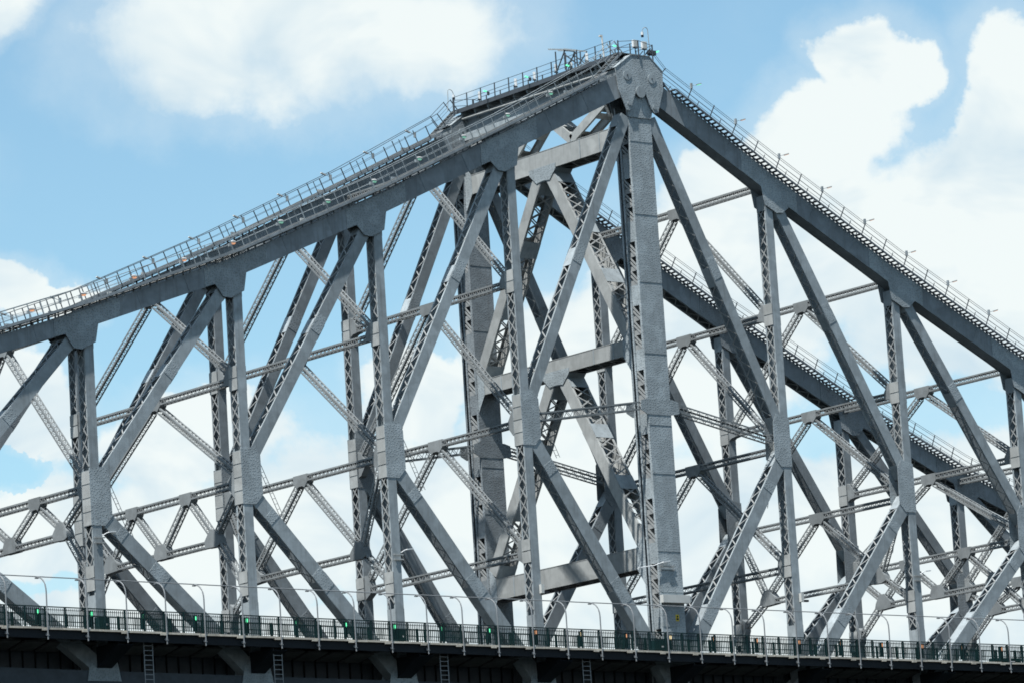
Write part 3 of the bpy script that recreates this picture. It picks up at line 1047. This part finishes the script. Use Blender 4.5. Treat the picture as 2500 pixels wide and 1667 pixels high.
def walkway(Y, left, near):
    e = -1 if left else 1
    lab = f'stepped inspection walkway with handrails on the {"near" if near else "far"} top chord, {side(e)} of the tower'
    t = thing('chord_walkway', lab, 'walkway', (e * 30, Y + .45, chord_top(e * 30)), 'walkways on the top chords')
    xs = [e * .92] + [e * (2.2 + i * 1.95) for i in range(46)]
    lift = .38 if left else .21
    yin = Y + .86 if left else Y - .02
    rail_m = 'steel' if (left and near) else 'steel_dark'

    def yout(x):
        return Y - .62 if abs(x) > 3.1 else Y + .1

    def nvec(x):
        d = .3
        sl = (walk_z(x + d) - walk_z(x - d)) / (2 * d)
        return V((-sl, 0, 1)).normalized(), V((1, 0, sl)).normalized()
    nodes = [e * 3.2] + [e * P * i for i in range(1, 8)] + [e * 92]
    for y, hh in ((Y - .62, .17 if left else .13), (yin, .16 if left else .12)) + (((Y + .1, .1),) if left else ()):
        mb = MB()
        for xa, xb in zip(nodes, nodes[1:]):
            mb.bar((xa, y, walk_z(xa) + lift), (xb, y, walk_z(xb) + lift), (0, 1, 0), hh, .05)
        part('stringer', mb, 'steel_chord' if left else 'stair_steel', t)
    # short flight over the shoulder of the head
    fl = MB()
    for y in (Y + .1, Y + .86):
        fl.bar((e * .9, y, walk_z(e * .9) + lift), (e * 3.25, y, walk_z(e * 3.25) + lift), (0, 1, 0), .15, .05)
    part('stringer', fl, 'steel_chord' if left else 'stair_steel', t)
    tl = MB()
    x = 1.0
    while x < 91.5:
        xx = e * x
        z = walk_z(xx) + lift + .03
        y0, y1 = yout(xx) + .03, (yin if x > 3.1 else Y + .86) - .03
        if left and x > 3.1:
            z2 = walk_z(xx + .29) + lift + .03
            tl.bar((xx, (y0 + y1) / 2, z), (xx + .29, (y0 + y1) / 2, z2), (0, 0, 1), y1 - y0, .02)
            tl.bar((xx, y0, z + .03), (xx, y1, z + .03), (0, 0, 1), .04, .04)
        else:
            tl.aab(xx - .13, xx + .13, y0, y1, z - .06, z + .012)
        x += .31 if left else .36
    part('treads', tl, 'grating' if left else 'stair_steel', t, stuff=True)
    bl = MB()
    x = 3.3
    while x < 91.5:
        xx = e * x
        z = chord_top(xx)
        if left:
            for y in (Y - .02, yin - .05):
                bl.aab(xx - .05, xx + .05, y - .04, y + .04, z - .08, z + lift - .06)
            bl.aab(xx - .03, xx + .03, Y - .62, yin, z + lift - .12, z + lift - .06)
            x += 1.3
        else:
            bl.aab(xx - .1, xx + .1, Y - .05, Y + .01, z - .06, z + lift - .05)
            x += .36
    part('supports', bl, 'steel' if left else 'stair_steel', t, stuff=True)
    # handrail posts stand square to the chord
    for j, xx in enumerate(xs):
        if abs(xx) > 91:
            continue
        nv, along = nvec(xx)
        inner = yin if abs(xx) > 3.1 else Y + .86
        for y, hgt, th in ((yout(xx) - .03, 1.02, .034), (inner + .03, 1.02 if left or abs(xx) < 3.1 else .5, .03)):
            base = V((xx, y, walk_z(xx) + lift - .05))
            piece('handrail_post', rail_m, t, base + nv * hgt / 2, along * th, V((0, .02, 0)), nv * hgt / 2)
        if j % 2 and left and j:
            x2 = xx + e * .55
            b2 = V((x2, yout(x2) - .03, walk_z(x2) + lift - .05))
            piece('handrail_post', rail_m, t, b2 + nv * .51, along * .02, V((0, .02, 0)), nv * .51)
        if not left:
            b2 = V((xx + .85, yout(xx + .85), walk_z(xx + .85) + lift))
            piece('toe_stub', 'steel_dark', t, b2 + nv * .2, along * .022, V((0, .02, 0)), nv * .2)
    allx = [e * .9, e * 2.2] + nodes[1:]
    for inner in (False, True):
        for h in (((.99, .55) if left else (1.0, .86, .5, .22)) if not inner else ((.99, .5) if left else (.48,))):
            pts = []
            for xa in allx:
                nv, _ = nvec(xa)
                y = (yout(xa) - .03) if not inner else ((yin if abs(xa) > 3.1 else Y + .86) + .03)
                pts.append(V((xa, y, walk_z(xa) + lift)) + nv * h)
            r = (.024 if h > .9 else .014) if left else (.016 if h != .5 else .024)
            part('handrail', MB().tube(pts, r, 5), rail_m, t)
    return t


for Y, near in ((0.0, True), (YF, False)):
    for left in (True, False):
        walkway(Y, left, near)

# conduits that run beside the walkways
for Y, left, nm in ((0.0, True, 'near left'), (YF, True, 'far left'), (0.0, False, 'near right'), (YF, False, 'far right')):
    e = -1 if left else 1
    t = thing('cable_run', f'thin conduits clipped along the {nm} chord walkway', 'cable', (e * 30, Y + .9, chord_top(e * 30)), 'conduits on the chords')
    for j, (dy, dz, r) in enumerate(((.95, .2, .035), (1.03, .34, .022), (.3, .16, .03))):
        pts = []
        for i in range(64):
            x = e * (3.4 + i * 1.4)
            pts.append((x, Y + dy, chord_top(x) + dz + (.05 * math.sin(i * 2.1 + j) if j == 1 else .012 * math.sin(i * 1.3))))
        part('conduit', MB().tube(pts, r, 5), ('steel_light', 'steel_dark', 'steel')[j], t)
    for i in range(7):
        x = e * (5.5 + i * 7.7)
        z = chord_top(x)
        piece('junction_box', 'grey_box' if i % 2 else 'steel', t, (x, Y + .98, z + .42), (.16, 0, 0), (0, .07, 0), (0, 0, .14))

# lamps on the walkways: shaded discs on the left arms, small arms with heads on the right arms
def disc_lamp(x, y, lens, label, group):
    z = chord_top(x) + .42
    t = thing('bulkhead_lamp', label, 'lamp', (x, y, z), group)
    mb = MB().tube([(x - .1, y, z - .1), (x - .1, y, z + .42), (x, y - .05, z + .52)], .025, 5)
    mb.aab(x - .28, x - .12, y - .06, y + .06, z + .3, z + .5)
    part('bracket', mb, 'steel', t)
    c = V((x + .04, y - .06, z + .56))
    hd = MB()
    for (r0, r1, za, zb_) in ((.2, .24, 0, .05), (.24, .15, .05, .13)):
        n = 12
        b0 = len(hd.v)
        for r, zz in ((r0, za), (r1, zb_)):
            for i in range(n):
                hd.v.append(c + V((r * math.cos(i * 2 * math.pi / n), r * .8 * math.sin(i * 2 * math.pi / n), zz)))
        for i in range(n):
            hd.f.append((b0 + i, b0 + (i + 1) % n, b0 + n + (i + 1) % n, b0 + n + i))
    hd.f.append(tuple(len(hd.v) - 12 + i for i in range(12)))
    part('shade', hd, 'lamp_grey', t)
    ln = MB()
    b0 = 0
    for r, zz in ((.19, -.01), (.13, -.09)):
        for i in range(12):
            ln.v.append(c + V((r * math.cos(i * math.pi / 6), r * .8 * math.sin(i * math.pi / 6), zz)))
    for i in range(12):
        ln.f.append((i, 12 + i, 12 + (i + 1) % 12, (i + 1) % 12))
    ln.f.append(tuple(23 - i for i in range(12)))
    part('lens', ln, lens, t)
    return t


for i in range(13):
    x = -(7.4 + 3.9 * i)
    hue = 'lens_teal' if x > -33 else 'lens_orange'
    word = 'green' if x > -33 else 'orange'
    disc_lamp(x, .45, hue, f'round lamp glowing {word} on the near left chord walkway, {ORD[i + 1]} down from the tower', 'lamps on the near left chord')


def arm_lamp(x, y, lens, label, group, e=1):
    d = .3
    sl = (chord_z(x + d) - chord_z(x - d)) / (2 * d)
    nv = V((-sl, 0, 1)).normalized()
    b = V((x, y, chord_top(x) + .38)) + nv * (.9 if e > 0 else .62)
    t = thing('arm_lamp', label, 'lamp', b, group)
    mb = MB().box(b, (.07, 0, 0), (0, .07, 0), (0, 0, .19))
    mb.tube([b, b + V((.35 * e, -.05, .1)), b + V((.5 * e, -.05, .16))], .018, 5)
    part('bracket', mb, 'steel', t)
    c = b + V((.66 * e, -.05, .18))
    part('shade', MB().box(c, V((.2 * e, 0, .06)), (0, .07, 0), V((-.012 * e, 0, .035))), 'grey_box', t)
    part('lens', MB().box(c + V((.012 * e, 0, -.045)), V((.17 * e, 0, .05)), (0, .055, 0), V((-.004 * e, 0, .012))), lens, t)


for i in range(13):
    x = -(4.15 + 3.9 * i)
    arm_lamp(x, YF + .9, 'lamp_grey', f'small arm lamp on the far left chord walkway, {ORD[i + 1]} down from the tower', 'lamps on the far left chord', -1)
j = 0
for i in range(1, 29, 2):
    x = 2.2 + i * 1.95
    j += 1
    arm_lamp(x, -.65, 'lens_green' if j <= 1 else 'lens_orange', f'small arm lamp on the near right chord walkway, {ORD[j]} down from the tower', 'lamps on the near right chord')

# ------------------------------------------------------------------ summit walkway across the tower heads
sw = thing('summit_walkway', 'railed walkway crossing between the two tower heads at the summit', 'walkway', (-.4, YC, 42.3))
mb = MB()
for x in (-1.05, .75):
    mb.aab(x - .04, x + .04, .3, 19.7, 42.08, 42.4)
part('edge_beam', mb, 'steel_dark', sw)
part('floor_grating', MB().aab(-1.0, .7, .3, 19.7, 42.36, 42.39), 'grating', sw)
mb = MB()
for i in range(12):
    y = 1.6 + i * 1.55
    mb.aab(-1.0, .7, y - .05, y + .05, 41.9, 42.3)
    mb.prism([(-1.0, y - .03, 42.05), (-1.0, y - .03, 41.9), (-.5, y - .03, 41.2), (-.35, y - .03, 41.2)], (0, .06, 0))
part('outrigger', mb, 'steel', sw, stuff=True)
part('service_pipe', MB().tube([(-.85, 1.6, 41.35), (-.85, 19, 41.62)], .09, 8), 'steel_light', sw)
part('girder', MB().aab(-.5, -.42, 1.6, 19.0, 40.6, 41.9), 'steel_chord', sw)
for i in range(12):
    y = 1.2 + i * 1.66
    for x in (-1.06, .76):
        piece('handrail_post', 'steel_dark', sw, (x, y, 42.85), (.03, 0, 0), (0, .035, 0), (0, 0, .55))
for x in (-1.06, .76):
    for z in (43.38, 42.95):
        part('handrail', MB().tube([(x, .9, z), (x, 10, z - .02), (x, 19.5, z)], .02, 5), 'steel_dark', sw)
# guard rails round each head
for Y, nm in ((0.0, 'near'), (YF, 'far')):
    g = thing('head_guardrail', f'dark guardrail round the top of the {nm} tower head', 'railing', (0, Y + .7, 42.15))
    loop = [(-1.5, Y - .2), (.2, Y - .35), (1.6, Y - .2), (1.6, Y + 1.6)]
    for z in (43.2, 42.75):
        part('handrail', MB().tube([(x, y, z - (.2 if abs(x) > 1 else 0)) for x, y in loop], .022, 5), 'steel_dark', g)
    for x, y in loop:
        piece('handrail_post', 'steel_dark', g, (x, y, 42.55 - (.1 if abs(x) > 1 else 0)), (.035, 0, 0), (0, .035, 0), (0, 0, .62))


def floodlight(x, y, z, label, yawd=0):
    t = thing('floodlight', label, 'floodlight', (x, y, z), 'floodlights at the summit')
    c, s_ = math.cos(yawd), math.sin(yawd)
    part('stand', MB().tube([(x, y, z), (x, y, z + .3)], .035, 6).box((x, y, z + .32), (.16, 0, 0), (0, .05, 0), (0, 0, .03)), 'steel_dark', t)
    part('housing', MB().box((x, y, z + .62), V((c, s_, 0)) * .21, V((-s_, c, 0)) * .09, (0, 0, .27)), 'white', t)
    part('lens', MB().box(V((x, y, z + .62)) + V((s_, -c, 0)) * .1, V((c, s_, 0)) * .17, V((-s_, c, 0)) * .012, (0, 0, .22)), 'grey_box', t)


floodlight(.3, .1, 42.45, 'pale floodlight box on the near tower head, left of the pair')
floodlight(1.12, .1, 42.42, 'pale floodlight box on the near tower head, right of the pair')
for i, y in enumerate((4.4, 6.2, 7.9, 10.4, 12.6, 16.9)):
    floodlight(-.6, y, 42.38 if i != 1 else 42.1, f'pale floodlight on the summit walkway, {ORD[i + 1]} from the near tower head', .9)
for i, (x, y, z) in enumerate(((-1.1, 0.3, 42.7), (-1.1, 5.6, 42.5), (-1.1, 10.3, 42.75), (-1.1, 15.2, 42.8))):
    t = thing('beacon_lamp', f'small green lit lamp on the summit walkway rail, {ORD[i + 1]} from the near head', 'lamp', (x, y, z), 'green summit lamps')
    part('bracket', MB().tube([(x, y, z - .2), (x, y, z), (x - .2, y, z + .1)], .03, 5).box((x, y, z - .05), (.07, 0, 0), (0, .07, 0), (0, 0, .12)), 'steel_dark', t)
    part('lens', MB().box((x - .3, y, z + .1), (.12, 0, -.02), (0, .06, 0), (.004, 0, .03)), 'lens_green', t)
t = thing('beacon_lamp', 'green lit lamp on a dark box at the right edge of the near head', 'lamp', (1.95, .3, 42.4), 'green summit lamps')
part('bracket', MB().box((1.95, .3, 42.62), (.3, 0, 0), (0, .15, 0), (0, 0, .16)).tube([(1.6, .3, 42.3), (1.95, .3, 42.6)], .04), 'steel_dark', t)
part('lens', MB().box((2.4, .3, 42.74), V((.17, 0, .06)), (0, .08, 0), (-.01, 0, .045)), 'lens_green', t)


def hook_camera(x, y, z, h, rev, label):
    t = thing('dome_camera', label, 'camera', (x, y, z))
    pts = [(x, y, z), (x - .1 * rev, y, z + h * .6), (x - .12 * rev, y, z + h)]
    for i in range(1, 8):
        th = math.pi * i / 7
        pts.append((x - .12 * rev - .26 * rev + .26 * rev * math.cos(th), y, z + h + .3 * math.sin(th) - (.25 * i / 7)))
    part('pole', MB().tube(pts, .025, 6), 'steel_light', t)
    ex, ey, ez = pts[-1]
    b = MB()
    for r, a0, a1 in ((.1, 0, -.22),):
        b.tube([(ex, ey, ez + .05), (ex, ey, ez - .02), (ex, ey, ez - .16)], .1, 10)
    part('housing', b, 'white', t)
    d = MB().tube([(ex, ey, ez - .16), (ex, ey, ez - .24), (ex, ey, ez - .3)], .1, 10)
    part('dome', d, 'black', t)


hook_camera(2.1, .6, 42.6, 1.75, 1, 'white and black dome camera hanging from a hooked pole over the near tower head')
hook_camera(-1.35, 19.8, 42.4, 1.5, -1, 'white dome camera on a hooked pole over the far tower head')
single('mast', MB().tube([(-1, 2.0, 42.3), (-1, 2.1, 44.0)], .06, 8).box((-1.06, 2.15, 43.98), (.1, 0, 0), (0, .1, 0), (0, 0, .06)), 'grey_box',
       'short grey mast standing on the summit walkway beside the near head', 'mast', (-1, 2, 42.3))
fr = thing('hoist_frame', 'small lattice hoist frame standing above the summit walkway', 'frame', (-1, 6.2, 42.4))
for (ya, yb, za, zb_) in ((7.35, 7.35, 42.5, 44.05), (5.0, 5.0, 42.5, 43.6), (6.35, 6.35, 42.5, 44.0), (7.3, 6.3, 42.6, 43.9), (6.3, 5.05, 42.6, 43.5), (5.1, 6.3, 42.7, 43.6)):
    part('leg', MB().bar((-1, ya, za), (-1, yb, zb_), (1, 0, 0), .07, .07), 'steel_dark', fr)
    part('leg', MB().bar((-.1, ya, za), (-.1, yb, zb_), (1, 0, 0), .06, .06), 'steel_dark', fr)
for x in (-1, -.1):
    part('top_beam', MB().bar((x, 8.1, 44.4), (x, 6.35, 43.98), (1, 0, 0), .09, .12), 'steel', fr)
    part('top_beam', MB().bar((x, 6.35, 44.02), (x, 4.95, 43.6), (1, 0, 0), .09, .12), 'steel', fr)
part('top_beam', MB().aab(-1, -.1, 6.3, 6.4, 43.9, 44.0), 'steel', fr)

# ------------------------------------------------------------------ deck edge, brackets and floor system
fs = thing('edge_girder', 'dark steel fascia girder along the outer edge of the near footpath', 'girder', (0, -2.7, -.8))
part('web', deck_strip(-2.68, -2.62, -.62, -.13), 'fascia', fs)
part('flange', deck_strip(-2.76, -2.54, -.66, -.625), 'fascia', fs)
# concrete kerb blocks along the edge, one by one
kb = thing('edge_kerb', 'pale concrete kerb blocks along the outer edge of the near footpath', 'kerb', (0, -2.7, 0))
x = LX
i = 0
while x < RX:
    w = 1.45 if i % 2 else 1.43
    dz = .012 * (i % 2) + rnd.uniform(-.008, .008)
    xc = x + w / 2
    piece('kerb_block', 'concrete', kb, (xc, -2.71 - .01 * (i % 2), zd(xc) - .06 + dz), (w / 2 - .012, 0, -.0085 * w / 2), (0, .14, 0), (0, 0, .062))
    if i % 2 == 0:
        piece('kerb_bracket', 'concrete', kb, (x + .1, -2.83, zd(x) - .14), (.22, 0, 0), (0, .05, 0), (0, 0, .06))
    x += w
    i += 1
for k in range(-KN, KN + 1):
    x = k * P
    n = abs(k)
    lab = 'dark tapered bracket carrying the footpath, at the tower leg' if k == 0 else f'dark tapered bracket carrying the footpath at the {ORD[n]} post {side(k)} of the tower'
    b = thing('deck_bracket', lab, 'bracket', (x, -1.3, zd(x) - 1), 'footpath brackets')
    z = zd(x)
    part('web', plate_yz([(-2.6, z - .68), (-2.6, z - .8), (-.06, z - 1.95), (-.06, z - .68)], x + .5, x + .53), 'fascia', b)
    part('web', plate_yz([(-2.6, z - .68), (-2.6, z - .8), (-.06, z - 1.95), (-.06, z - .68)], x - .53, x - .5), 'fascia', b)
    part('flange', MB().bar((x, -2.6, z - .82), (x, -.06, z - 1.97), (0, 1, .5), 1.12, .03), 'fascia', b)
    if k != KN:
        nj = 5
        for j in range(1, nj):
            xx = x + P * j / nj
            zz = zd(xx)
            piece('slab_rib', 'concrete_dark', b, (xx, -1.3, zz - .3), (.12, 0, 0), (0, 1.2, 0), (0, 0, .12))
# under-deck plate girder with stiffeners, panel by panel
for k in range(-KN, KN):
    x0, x1 = k * P + .3, (k + 1) * P - .3
    n = -k if k < 0 else k + 1
    g = thing('plate_girder', f'dark stiffened plate girder under the roadway, {ORD[n]} panel {side(k if k < 0 else 1)} of the tower', 'girder', ((x0 + x1) / 2, 2.4, -2.5), 'girders under the road')
    z = (zd(x0) + zd(x1)) / 2
    part('web', MB().aab(x0, x1, 2.4, 2.43, z - 2.75, z - .5), 'steel_dark', g)  # web darkened in colour to carry the under-deck shade
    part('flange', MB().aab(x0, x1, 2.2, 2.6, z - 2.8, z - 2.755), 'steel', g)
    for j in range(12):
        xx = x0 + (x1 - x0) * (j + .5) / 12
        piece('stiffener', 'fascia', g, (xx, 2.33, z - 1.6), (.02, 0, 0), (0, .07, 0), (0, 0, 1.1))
    # slab panels over the cantilever, seen from below
    for j in range(6):
        xx = x0 + (x1 - x0) * (j + .5) / 6
        piece('slab_panel', 'concrete_dark', g, (xx, .9, zd(xx) - .62), (.78, 0, 0), (0, .9, 0), (0, .02, .05))

# ladders under the footpath
for i, x in enumerate((-44.5, -34.7, -21.5, -9.6)):
    z = zd(x)
    t = thing('access_ladder', f'pale metal ladder hanging under the footpath, {ORD[i + 1]} from the left', 'ladder', (x, -2.2, z - 3.2), 'ladders under the footpath')
    for s_ in (-.32, .32):
        part('rail', MB().tube([(x + s_, -2.2, z - .55), (x + s_, -2.2, z - 3.2)], .03, 6), 'galvanised', t)
    for j in range(8):
        piece('rung', 'galvanised', t, (x, -2.2, z - .8 - j * .3), (.3, 0, 0), (0, .018, 0), (0, 0, .018))
# thin ladders from the middle joints down to the diagonals
LAD = [(-4, 0.0, 1), (-3, 0.0, 1), (-2, 0.0, 1), (-1, 0.0, 1), (1, 0.0, -1), (2, 0.0, -1), (1, YF, -1), (2, YF, -1), (3, YF, -1), (-1, YF, 1)]
for k, Y, e in LAD:
    x0 = k * P + e * 1.12; z0 = MID[k] + 1.3
    x1 = x0 + e * 1.75; z1 = z0 - 3.7
    nm = 'near' if Y == 0 else 'far'
    if (Y > 0 and k > 0) or (Y == 0 and k > 0):
        x0 = k * P - .95; x1 = x0 - 1.0; z0 = MID[k] - 1.1; z1 = z0 - 3.6
    t = thing('joint_ladder', f'thin ladder below the {nm} truss joint, {ORD[abs(k)]} post {side(k)} of the tower', 'ladder', (x1, Y + .45, z1), 'thin ladders at the joints')
    a = V((x1 - x0, 0, z1 - z0))
    for y in (Y + .25, Y + .6):
        part('rail', MB().tube([(x0, y, z0), (x1, y, z1)], .022, 5), 'steel_light', t)
    for j in range(11):
        q = V((x0, Y + .425, z0)) + a * (j + .5) / 11
        piece('rung', 'steel_light', t, q, (.012, 0, 0), (0, .17, 0), (0, 0, .012))

# ------------------------------------------------------------------ footpath fence
FYY = -2.62
bays = [(-8, -7), (-7, -6), (-6, -5), (-5, -4), (-4, -3), (-3, -2), (-2, -1), (-1, 0), (0, 1), (1, 2), (2, 3), (3, 4), (4, 5), (5, 6), (6, 7), (7, 8)]


def bayname(k):
    if k < 0:
        return f'{ORD[-k]} bay left of the tower leg'
    return f'{ORD[k + 1]} bay right of the tower leg'


for k, k1 in bays:
    x0, x1 = k * P, k1 * P
    t = thing('picket_fence', f'dark green picket fence along the footpath edge, {bayname(k)}', 'fence', ((x0 + x1) / 2, FYY, zd((x0 + x1) / 2)), 'green fence bays')
    sl = (zd(x1) - zd(x0)) / P
    for z_, w_, t_ in ((1.30, .09, .06), (1.12, .035, .03), (.86, .035, .03), (.16, .04, .03)):
        mbr = MB().bar((x0, FYY, zd(x0) + z_), (x1, FYY, zd(x1) + z_), (0, 0, 1), w_, t_)
        part('rail', mbr, 'fence_green', t)
    for j in range(8):
        xx = x0 + P * j / 8
        piece('post', 'fence_green', t, (xx, FYY, zd(xx) + .64), (.055, 0, 0), (0, .05, 0), (0, 0, .64))
        for i in range(1, 10):
            xp = xx + P / 8 * i / 10
            piece('picket', 'fence_green', t, (xp, FYY, zd(xp) + .68), (.021, 0, 0), (0, .016, 0), (0, 0, .55))
    # inner fence beside the truss
    t = thing('inner_fence', f'low green inner fence beside the truss, behind the {bayname(k)}', 'fence', ((x0 + x1) / 2, -.45, zd((x0 + x1) / 2)), 'inner fence bays')
    for z_ in (1.15, .75, .2):
        part('rail', MB().bar((x0, -.42, zd(x0) + z_), (x1, -.42, zd(x1) + z_), (0, 0, 1), .05, .05), 'fence_inner', t)
    pk = MB()
    for j in range(6):
        xx = x0 + P * (j + .5) / 6
        piece('post', 'fence_inner', t, (xx, -.42, zd(xx) + .62), (.07, 0, 0), (0, .05, 0), (0, 0, .62))
    for j in range(70):
        xx = x0 + P * (j + .5) / 70
        pk.aab(xx - .014, xx + .014, -.43, -.405, zd(xx) + .1, zd(xx) + 1.12)
    part('pickets', pk, 'fence_inner', t, stuff=True)

# hooped steel posts with their long pipe
cnt = 0
ll = list(range(-31, 32))
for j in ll:
    x = j * 2.9
    cnt += 1
    z = zd(x)
    side_t = (f'{ORD[-j]} left of the tower leg' if j < 0 else ('in front of the tower leg' if j == 0 else f'{ORD[j]} right of the tower leg'))
    t = thing('hoop_post', f'curved galvanised post bending over the footpath, {side_t}', 'post', (x, -2.86, z - .75), 'curved footpath posts')
    pts = [(x, -2.87, z - .75), (x, -2.87, z + .6), (x, -2.87, z + 2.2)]
    for i in range(1, 8):
        th = math.pi / 2 * i / 7
        pts.append((x, -2.87 + 1.0 - 1.0 * math.cos(th), z + 2.2 + 1.0 * math.sin(th)))
    part('tube', MB().tube(pts, .044, 8), 'galvanised', t)
    part('clamp', MB().aab(x - .09, x + .09, -2.83, -2.70, z - .5, z - .36).aab(x - .07, x + .07, -2.94, -2.81, z - .52, z - .48), 'galvanised', t)
    part('pipe_clip', MB().aab(x - .1, x + .1, -1.95, -1.78, z + 3.12, z + 3.2), 'galvanised', t)
pts = [(x, -1.87, zd(x) + 3.25) for x in [LX + i * 4.64 for i in range(41)]]
single('overhead_pipe', MB().tube(pts, .036, 6), 'galvanised', 'long thin grey pipe running along the tops of the curved posts', 'pipe', (0, -1.87, 3.2))

# bollard lights on the fence
i = 0
for j in range(-15, 13):
    x = -52.6 + 3.867 * (j + 15)
    if x > 48:
        break
    i += 1
    if x < -14:
        ln, w = 'lens_green', 'green'
    elif -4.5 < x < -1 or -12 < x < -9:
        ln, w = 'lens_warm', 'pale yellow'
    else:
        ln, w = 'lens_orange', 'orange'
    t = thing('path_light', f'slim dark path light glowing {w} on the green fence, {ORD[i]} from the left', 'light', (x, -2.4, zd(x)), 'path lights on the fence')
    z = zd(x)
    part('housing', MB().aab(x - .13, x + .1, -2.46, -2.3, z + .18, z + 1.2), 'fence_green', t)
    part('lens', MB().aab(x - .07, x + .05, -2.5, -2.461, z + .86, z + 1.14), ln, t)

# electrical cabinets behind the fence
for i, (x, y, w, h, wh) in enumerate(((-46.95, -.9, .38, 1.05, 'by the fourth post left of the tower'), (-24.05, -.9, .36, 1.05, 'by the second post left of the tower'), (-2.2, -.9, .5, 1.0, 'just left of the tower leg'), (30.4, -.9, 1.3, .55, 'low and wide near the right end'))):
    z = zd(x)
    t = thing('cabinet', f'dark green electrical cabinet behind the fence, {wh}', 'cabinet', (x, y, z), 'green cabinets')
    part('body', MB().aab(x - w, x + w, y - .3, y + .3, z, z + h), 'fence_green', t)
    part('door', MB().aab(x - w + .04, x + w - .04, y - .325, y - .301, z + .08, z + h - .08), 'fence_inner', t)
    part('label_plate', MB().aab(x + w * .2, x + w * .5, y - .34, y - .326, z + h * .5, z + h * .6), 'white', t)

# ------------------------------------------------------------------ fittings on the posts
lg = thing('leg_collar', 'pale grey box collar wrapped round the foot of the near tower leg', 'collar', (XT, -.2, 3.6))
part('shell', MB().aab(-1.0, 1.42, -.42, -.06, 3.62, 4.15), 'grey_box', lg)
part('side_box', MB().aab(1.43, 1.56, -.4, .3, 3.7, 4.05), 'steel', lg)
sg = thing('warning_sign', 'small yellow sign with dark pictogram on the near tower leg', 'sign', (.45, -.06, 2.4))
part('plate', MB().aab(.31, .60, -.045, -.03, 2.4, 2.85), 'yellow', sg)
part('print', MB().aab(.38, .53, -.052, -.046, 2.66, 2.78).aab(.36, .55, -.052, -.046, 2.46, 2.6).aab(.43, .48, -.052, -.046, 2.61, 2.65), 'black', sg)


def street_arm(x, y, z, L, label, plate=True):
    t = thing('street_light', label, 'street light', (x, y, z), 'lights on the posts')
    part('arm', MB().tube([(x - .1, y, z), (x + L * .5, y - .05, z + .16), (x + L, y - .1, z + .22)], .035, 6), 'white', t)
    part('head', MB().box((x + L + .2, y - .1, z + .24), V((.26, 0, .03)), (0, .1, 0), (0, 0, .035)), 'white', t)
    if plate:
        part('mounting_band', MB().aab(x - .75, x + .02, y - .12, y - .05, z - .18, z - .1).aab(x - .75, x + .02, y - .12, y - .05, z - .5, z - .42), 'steel_light', t)


street_arm(-22.75, -.02, 6.4, .35, 'white street light arm on the second post left of the tower')
street_arm(-45.95, -.02, 6.75, .35, 'white street light arm on the fourth post left of the tower')
street_arm(23.62, -.02, 6.3, .35, 'white street light arm on the second post right of the tower')
t = thing('street_light', 'long white street light arm reaching across the foot of the near tower leg', 'street light', (-1.5, -.1, 6.0), 'lights on the posts')
part('arm', MB().tube([(-2.6, -.2, 6.0), (-1.5, -.2, 6.15), (-.6, -.2, 6.42)], .04, 6), 'white', t)
part('head', MB().box((-.35, -.2, 6.47), V((.3, 0, .05)), (0, .1, 0), (0, 0, .04)), 'white', t)
part('head', MB().box((-2.6, -.2, 5.98), V((.25, 0, .02)), (0, .1, 0), (0, 0, .035)), 'white', t)
part('mounting_band', MB().aab(-.8, .5, -.1, -.05, 5.9, 5.98).aab(-.8, .5, -.1, -.05, 6.14, 6.22), 'steel_light', t)
for x, kk, wh in ((-11.6, -1, 'first post left of the tower'), (11.6, 1, 'first post right of the tower')):
    t = thing('junction_box', f'small grey box with fittings on the {wh}', 'box', (x, -.1, 4), 'boxes on posts')
    part('box', MB().aab(x + .12, x + .36, -.3, -.05, 4.0, 4.6), 'grey_box', t)
    part('lamp_head', MB().box((x + .55, -.25, 4.06), (.2, 0, 0), (0, .1, 0), (0, 0, .07)), 'black', t)

print('objects', len(bpy.data.objects), 'tris', sum(len(p.vertices) - 2 for me in bpy.data.meshes for p in me.polygons))
